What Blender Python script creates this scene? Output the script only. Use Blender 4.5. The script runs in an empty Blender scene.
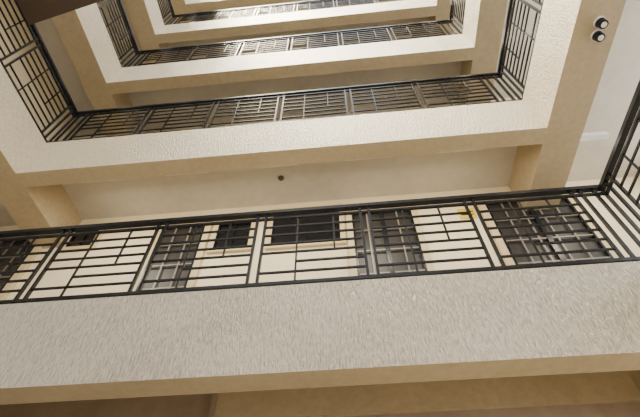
import bpy, math
from mathutils import Vector, Matrix
D=2.74
F=420.0
# ---------------- camera from vanishing directions ----------------
vz=Vector((-3,-335,F)).normalized()
vx=Vector((1,-0.078,-0.055)); vx=(vx-vx.dot(vz)*vz).normalized()
vy=vz.cross(vx)
if vy.z<0: vy=-vy
def c2w(v): return Vector((v.dot(vx),v.dot(vy),v.dot(vz)))
right=c2w(Vector((1,0,0))); up=c2w(Vector((0,-1,0))); fwd=c2w(Vector((0,0,1)))
cam=bpy.data.cameras.new('camera'); co=bpy.data.objects.new('camera',cam)
bpy.context.collection.objects.link(co)
m=Matrix((( right.x,up.x,-fwd.x,0),(right.y,up.y,-fwd.y,0),(right.z,up.z,-fwd.z,0),(0,0,0,1)))
co.matrix_world=m
cam.sensor_fit='HORIZONTAL'; cam.sensor_width=36; cam.lens=F/640*36; cam.clip_start=0.02
bpy.context.scene.camera=co

# ---------------- materials ----------------
def mat(name,col,rough=.6,metal=0,emit=None,es=0):
    M=bpy.data.materials.new(name); M.use_nodes=True
    b=M.node_tree.nodes['Principled BSDF']
    b.inputs['Base Color'].default_value=(*col,1); b.inputs['Roughness'].default_value=rough
    b.inputs['Metallic'].default_value=metal
    if emit: b.inputs['Emission Color'].default_value=(*emit,1); b.inputs['Emission Strength'].default_value=es
    return M
def stucco(name,c1,c2,scale,bump,rough,dist=.01,lo=.38,hi=.62,fine=.6):
    M=mat(name,c1,rough); nt=M.node_tree; N=nt.nodes; L=nt.links; b=N['Principled BSDF']
    tc=N.new('ShaderNodeTexCoord'); mp=N.new('ShaderNodeMapping'); mp.inputs['Scale'].default_value=scale
    L.new(tc.outputs['Object'],mp.inputs['Vector'])
    n=N.new('ShaderNodeTexNoise'); n.inputs['Scale'].default_value=1; n.inputs['Detail'].default_value=4; n.inputs['Roughness'].default_value=.65
    L.new(mp.outputs[0],n.inputs['Vector'])
    n2=N.new('ShaderNodeTexNoise'); n2.inputs['Scale'].default_value=1.3; n2.inputs['Detail'].default_value=6
    L.new(tc.outputs['Object'],n2.inputs['Vector'])
    r=N.new('ShaderNodeValToRGB'); r.color_ramp.elements[0].position=lo; r.color_ramp.elements[1].position=hi
    r.color_ramp.elements[0].color=(*c2,1); r.color_ramp.elements[1].color=(*c1,1)
    mx=N.new('ShaderNodeMath'); mx.operation='MULTIPLY_ADD'; mx.inputs[1].default_value=fine
    ml=N.new('ShaderNodeMath'); ml.operation='MULTIPLY'; ml.inputs[1].default_value=1-fine
    L.new(n2.outputs['Fac'],ml.inputs[0]); L.new(n.outputs['Fac'],mx.inputs[0]); L.new(ml.outputs[0],mx.inputs[2])
    L.new(mx.outputs[0],r.inputs[0]); L.new(r.outputs[0],b.inputs['Base Color'])
    bp=N.new('ShaderNodeBump'); bp.inputs['Strength'].default_value=bump; bp.inputs['Distance'].default_value=dist
    L.new(n.outputs['Fac'],bp.inputs['Height']); L.new(bp.outputs[0],b.inputs['Normal'])
    return M
M_sd=stucco('stucco_cream_dim_light',(.60,.53,.42),(.36,.315,.245),(66,66,15),1,.22,.045,.36,.57,.78)  # lowest balcony's stucco, its lack of warm light put into the colour
M_st=stucco('stucco_cream_warm_light',(.80,.69,.48),(.56,.47,.31),(58,58,15),.9,.3,.035,.36,.56,.74)  # same stucco on upper levels, warmer light mixed into the colour
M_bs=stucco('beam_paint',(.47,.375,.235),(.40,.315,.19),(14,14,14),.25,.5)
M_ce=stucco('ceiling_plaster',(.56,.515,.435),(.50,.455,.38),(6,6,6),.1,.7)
M_wl=stucco('wall_paint',(.84,.72,.49),(.80,.68,.45),(9,9,9),.15,.6)
M_fl=stucco('floor_screed',(.48,.44,.38),(.40,.37,.32),(5,5,5),.1,.5)
M_cl=stucco('brown_cladding',(.34,.255,.18),(.28,.21,.145),(8,8,8),.1,.6)
M_bk=mat('black_iron',(.016,.018,.022),.25,.4)
M_fr=mat('cream_trim',(.62,.49,.28),.5)
M_dk=mat('dark_door',(.03,.026,.023),.4)
M_gl=mat('dark_glass',(.005,.006,.008),.25)
M_gr=mat('gate_grey',(.24,.215,.18),.4,.2)
M_wh=mat('white_plastic',(.8,.8,.78),.4)
M_ye=mat('sign_yellow',(.70,.50,.03),.5)
M_br=mat('brown_timber',(.07,.045,.03),.6)

# ---------------- mesh helper ----------------
class MB:
    def __init__(s): s.v=[];s.f=[];s.mi=[]
    def box(s,x0,x1,y0,y1,z0,z1,mi=0,mis=None):
        b=len(s.v)
        s.v+=[(x0,y0,z0),(x1,y0,z0),(x1,y1,z0),(x0,y1,z0),(x0,y0,z1),(x1,y0,z1),(x1,y1,z1),(x0,y1,z1)]
        fs=[(0,3,2,1),(4,5,6,7),(0,1,5,4),(1,2,6,5),(2,3,7,6),(3,0,4,7)]
        for i,q in enumerate(fs):
            s.f.append(tuple(b+k for k in q)); s.mi.append(mis[i] if mis else mi)
    def cyl(s,c,r0,r1,h,axis=2,n=20,mi=0):
        b=len(s.v)
        for k,(r,t) in enumerate(((r0,0),(r1,h))):
            for i in range(n):
                a=2*math.pi*i/n; p=[r*math.cos(a),r*math.sin(a)]
                q=[0,0,0]; ax=[0,1,2]; ax.remove(axis); q[ax[0]]=p[0]; q[ax[1]]=p[1]; q[axis]=t
                s.v.append((c[0]+q[0],c[1]+q[1],c[2]+q[2]))
        for i in range(n):
            j=(i+1)%n; s.f.append((b+i,b+j,b+n+j,b+n+i)); s.mi.append(mi)
        s.f.append(tuple(b+i for i in range(n))[::-1]); s.mi.append(mi)
        s.f.append(tuple(b+n+i for i in range(n))); s.mi.append(mi)
    def obj(s,name,mats,bevel=0):
        me=bpy.data.meshes.new(name)
        me.from_pydata(s.v,[],s.f)
        for M in mats: me.materials.append(M)
        for p,i in zip(me.polygons,s.mi): p.material_index=i
        me.update()
        o=bpy.data.objects.new(name,me); bpy.context.collection.objects.link(o)
        if bevel:
            bv=o.modifiers.new('bevel','BEVEL'); bv.width=bevel; bv.segments=2; bv.limit_method='ANGLE'
        return o

L_=-1.58*D; R_=.954*D; YF=D; YN=-1.25*D; XL=-2.1*D; XR=1.7*D; YW=1.5*D; YO=-1.9*D
TF=.085*D; TS=.17*D
ZT=.885*D; FH=.297*D; P=1.132*D; RH=.39*D; SL=.06*D
NL=6
ZG=ZT-P; ZR=ZT+NL*P

# ---------------- shell ----------------
b=MB(); b.box(XL,XR,YO,YW,ZG-.2,ZG); b.obj('floor',[M_fl])
b=MB(); b.box(XL-.2,XR+.2,YW,YW+.2,ZG-.2,ZR); b.obj('wall_far',[M_wl])
b=MB(); b.box(XL-.2,XL,YO,YW,ZG-.2,ZR); b.obj('wall_left',[M_wl])
# right side: wall opened to parapets and columns to let daylight onto the ceilings
b=MB()
for k in range(-1,NL):
    z=ZT+k*P; b.box(XR,XR+.2,YO,YW,z-SL,z+1.0)
for yy in (YO,YO+3.0,YW-3.2,YW-.35): b.box(XR,XR+.2,yy,yy+.35,ZG,ZR)
b.obj('wall_right',[M_wl])
b=MB()
r=c2w(Vector((218-320,408-208.5,F))); xs=r.x*YW/r.y
b.box(XL,XR,YW-.02,YW,ZG,ZT-SL-.002)
b.box(xs,XR,YW-.07,YW-.02,ZT-SL-.35,ZT-SL-.002,1)
b.box(xs-.05,xs,YW-.10,YW-.02,ZG,ZT-SL-.002)
b.obj('trim_1',[M_cl,M_bs])

def rail_bars(u0,u1,z,place,centres):
    H=RH
    place(u0,u1,z+H-.045,z+H,.06)
    place(u0,u1,z+H-.13,z+H-.105,.03)
    place(u0,u1,z+.03,z+.065,.04)
    zb=z+.065; zt=z+H-.13; h=zt-zb
    for c in centres:
        for s in (-.045,.045):
            place(c+s-.013,c+s+.013,z,z+H-.04,.028)
    for i,(a,c) in enumerate(zip(centres[:-1],centres[1:])):
        w=c-a-.116; a0=a+.058
        if w<.3: continue
        t=.009
        rows=[(.14,0,1),(.285,.34,1),(.43,0,1),(.57,0,1),(.715,0,1),(.86,0,1)]
        for v,p,q in rows:
            place(a0+p*w,a0+q*w,zb+v*h-t,zb+v*h+t,.02)
        for uu,p,q in ((.34,0,1),(.72,.43,1)):
            place(a0+uu*w-t*.9,a0+uu*w+t*.9,zb+p*h,zb+q*h,.016)

pitch=.392*D
for k in range(NL):
    zt=ZT+k*P; zb=zt-FH
    b=MB()
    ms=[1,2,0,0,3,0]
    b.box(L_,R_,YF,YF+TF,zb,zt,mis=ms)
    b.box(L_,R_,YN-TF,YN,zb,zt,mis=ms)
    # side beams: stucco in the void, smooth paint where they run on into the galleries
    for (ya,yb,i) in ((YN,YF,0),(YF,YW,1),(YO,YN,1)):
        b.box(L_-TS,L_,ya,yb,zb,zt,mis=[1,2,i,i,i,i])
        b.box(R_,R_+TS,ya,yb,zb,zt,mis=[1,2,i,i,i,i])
    zs=zt-SL
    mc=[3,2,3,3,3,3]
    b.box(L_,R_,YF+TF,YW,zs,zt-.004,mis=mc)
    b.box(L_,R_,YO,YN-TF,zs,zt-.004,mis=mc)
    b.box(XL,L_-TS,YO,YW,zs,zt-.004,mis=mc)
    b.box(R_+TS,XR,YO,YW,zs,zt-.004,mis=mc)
    b.obj('balcony_slab',[M_sd if k==0 else M_st,M_bs,M_fl,M_ce])  # greyer copy on the lowest level stands in for less warm light
    ins=.035
    yf=YF+ins; xl=L_-ins; xr=R_+ins; yn=YN-ins
    mid=(L_+R_)/2
    cs=[mid+pitch*(i-3) for i in range(7)]
    cs=[xl+.06]+cs+[xr-.06]
    for yy in (yf,yn):
        b=MB()
        rail_bars(xl+.03,xr-.03,zt,lambda u0,u1,z0,z1,t:b.box(u0,u1,yy-t/2,yy+t/2,z0,z1),cs)
        b.obj('balcony_railing',[M_bk])
    ys=[yf-.13-pitch*i for i in range(int((YF-YN)/pitch)+1)]+[yn+.06]
    ys=sorted(ys)
    for xx in (xl,xr):
        b=MB()
        rail_bars(yn,yf+.03,zt,lambda u0,u1,z0,z1,t:b.box(xx-t/2,xx+t/2,u0,u1,z0,z1),ys)
        b.obj('balcony_railing',[M_bk])

def ray(px,py): return c2w(Vector((px-320,py-208.5,F)))
def on_wall(px,py):
    r=ray(px,py); s=YW/r.y; return r.x*s,r.z*s
dn=[0];wn=[0]
def door(x0,x1,zf,ztop,y=YW,leaf=1):
    dn[0]+=1
    y-=.004
    b=MB(); f=.09
    x0=max(x0,XL+.1)
    b.box(x0-f,x0,y-.06,y,zf,ztop+f,0); b.box(x1,x1+f,y-.06,y,zf,ztop+f,0); b.box(x0,x1,y-.06,y,ztop,ztop+f,0)
    b.box(x0,x1,y-.02,y,zf,ztop,1)
    w=x1-x0
    def g(a,c,z0,z1,t=.02,mi=2): b.box(a,c,y-.05-t/2,y-.05+t/2,z0,z1,mi)
    g(x0,x0+.03,zf,ztop,.03,3); g(x1-.03,x1,zf,ztop,.03,3); g(x0,x1,ztop-.03,ztop,.03,3); g(x0,x1,zf,zf+.04,.03,3)
    for i in range(1,leaf): g(x0+w*i/leaf-.03,x0+w*i/leaf+.03,zf,ztop,.035,3)
    n=max(3,int(w/.2))
    for i in range(1,n): xx=x0+w*i/n; g(xx-.009,xx+.009,zf,ztop,.015)
    nz=int((ztop-zf)/.36)
    for i in range(1,nz): zz=zf+(ztop-zf)*i/nz; g(x0,x1,zz-.010,zz+.010,.018)
    b.box(x1-.16,x1-.06,y-.08,y-.05,zf+1.0,zf+1.15,2)
    b.obj('door_%d'%dn[0],[M_fr,M_dk,M_gr,M_bk])
def window(x0,x1,z0,z1,y=YW):
    wn[0]+=1
    b=MB(); f=.075
    b.box(x0-f,x0,y-.05,y,z0-f,z1+f,0); b.box(x1,x1+f,y-.05,y,z0-f,z1+f,0)
    b.box(x0,x1,y-.05,y,z1,z1+f,0); b.box(x0,x1,y-.05,y,z0-f,z0,0)
    b.box(x0,x1,y-.012,y,z0,z1,1)
    mx=(x0+x1)/2; b.box(mx-.012,mx+.012,y-.04,y-.012,z0,z1,2)
    for xx in (x0,x1-.02): b.box(xx,xx+.02,y-.04,y-.012,z0,z1,2)
    for zz in (z0,z1-.02): b.box(x0+.02,x1-.02,y-.04,y-.012,zz,zz+.02,2)
    b.obj('window_%d'%wn[0],[M_fr,M_gl,M_bk])
zDoor=on_wall(390,213)[1]
def dx(px,py): return on_wall(px,py)[0]
for k in range(0,3):
    o=k*P
    door(dx(-45,260),dx(33,255),ZT+o,zDoor+o)
    door(dx(156,250),dx(200,250),ZT+o,zDoor+o)
    door(dx(354,240),dx(418,240),ZT+o,zDoor+o,leaf=2)
    door(dx(498,235),dx(588,230),ZT+o,zDoor+o,leaf=2)
    for (a,c,t,bb) in ((72,96,232,248),(217,250,225,249),(273,340,212,244)):
        x0=dx(a,(t+bb)/2); x1=dx(c,(t+bb)/2); z1=on_wall((a+c)/2,t)[1]; z0=on_wall((a+c)/2,bb)[1]
        window(x0,x1,z0+o,z1+o)
for a,c in ((-4.2,-3.3),(1.4,2.4)):
    door(a,c,ZG,ZG+2.1,y=YW-.02)
x,z=on_wall(467,214); b=MB(); b.box(x-.12,x+.12,YW-.015,YW,z-.11,z+.11,0); b.box(x-.09,x+.09,YW-.018,YW-.015,z+.02,z+.04,1); b.box(x-.09,x+.09,YW-.018,YW-.015,z-.04,z-.02,1)
b.obj('wall_sign',[M_ye,M_bk])

zc=ZT+P-SL
r=ray(281,178); s=zc/r.z
b=MB(); b.cyl((r.x*s,r.y*s,zc-.03),.035,.05,.03); b.cyl((r.x*s,r.y*s,zc-.055),.015,.03,.025); b.obj('ceiling_sprinkler',[M_br])
zb=ZT+P-FH
b=MB()
for px,py in ((599,22),(596,35)):
    r=ray(px,py); s=zb/r.z; c=(r.x*s,r.y*s)
    b.cyl((c[0],c[1],zb-.03),.06,.06,.03,mi=1); b.cyl((c[0],c[1],zb-.10),.045,.055,.07,mi=0); b.cyl((c[0],c[1],zb-.105),.03,.03,.006,mi=1)
b.obj('twin_spotlight',[M_bk,M_wh])

# added fill lights hidden behind the far beam to brighten the gallery wall
z=ZT+P-FH+.12
for xc in (-3.3,-2.1,-.85,.4,1.6,3.2):
    b=MB(); y=YF+TF
    b.box(xc-.3,xc+.3,y,y+.07,z-.02,z+.06,0); b.obj('fill_light_box',[M_wh])
    l=bpy.data.lights.new('gallery_fill','AREA'); l.shape='RECTANGLE'; l.size=.6; l.size_y=.06; l.energy=13; l.color=(1,.89,.7)
    o=bpy.data.objects.new('gallery_fill',l); bpy.context.collection.objects.link(o)
    o.location=(xc,y+.09,z-.03); o.rotation_euler=(math.radians(50),0,0)

# stair landing crossing the void on the near left
zl=ZT+P+.32*D
a=Vector((-.748,.218))*zl; c=Vector((-.480,.170))*zl
d=(c-a).normalized(); p0=a+d*((L_+.02-a.x)/d.x); p1=a+d*((-.45*D-a.x)/d.x)
b=MB(); n=Vector((d.y,-d.x))
def prism(P4,z0,z1,mi=0):
    s=len(b.v)
    for z in (z0,z1):
        for p in P4: b.v.append((p.x,p.y,z))
    for q in ((0,3,2,1),(4,5,6,7),(0,1,5,4),(1,2,6,5),(2,3,7,6),(3,0,4,7)):
        b.f.append(tuple(s+i for i in q)); b.mi.append(mi)
prism([p0+n*.9+d*.16,p1+n*.9,p1,p0],zl,zl+.14)
prism([p0+n*.06+d*.02,p1+n*.06,p1-n*.0,p0-n*.0],zl+.8,zl+.85,1)
for i in range(12):
    q=p0.lerp(p1,(i+.5)/12); prism([q+n*.04,q+n*.04+d*.03,q+n*.01+d*.03,q+n*.01],zl+.14,zl+.8,1)
b.obj('stair_landing',[M_br,M_bk])

# ---------------- light ----------------
w=bpy.data.worlds.new('world'); bpy.context.scene.world=w; w.use_nodes=True
bg=w.node_tree.nodes['Background']; bg.inputs[0].default_value=(.95,.97,1,1); bg.inputs[1].default_value=4.3
sl=bpy.data.lights.new('sun','SUN'); sl.energy=17; sl.angle=math.radians(22); sl.color=(1,.86,.6)
so=bpy.data.objects.new('sun',sl); bpy.context.collection.objects.link(so)
so.rotation_euler=Vector((-.24,-.06,1)).to_track_quat('Z','Y').to_euler()
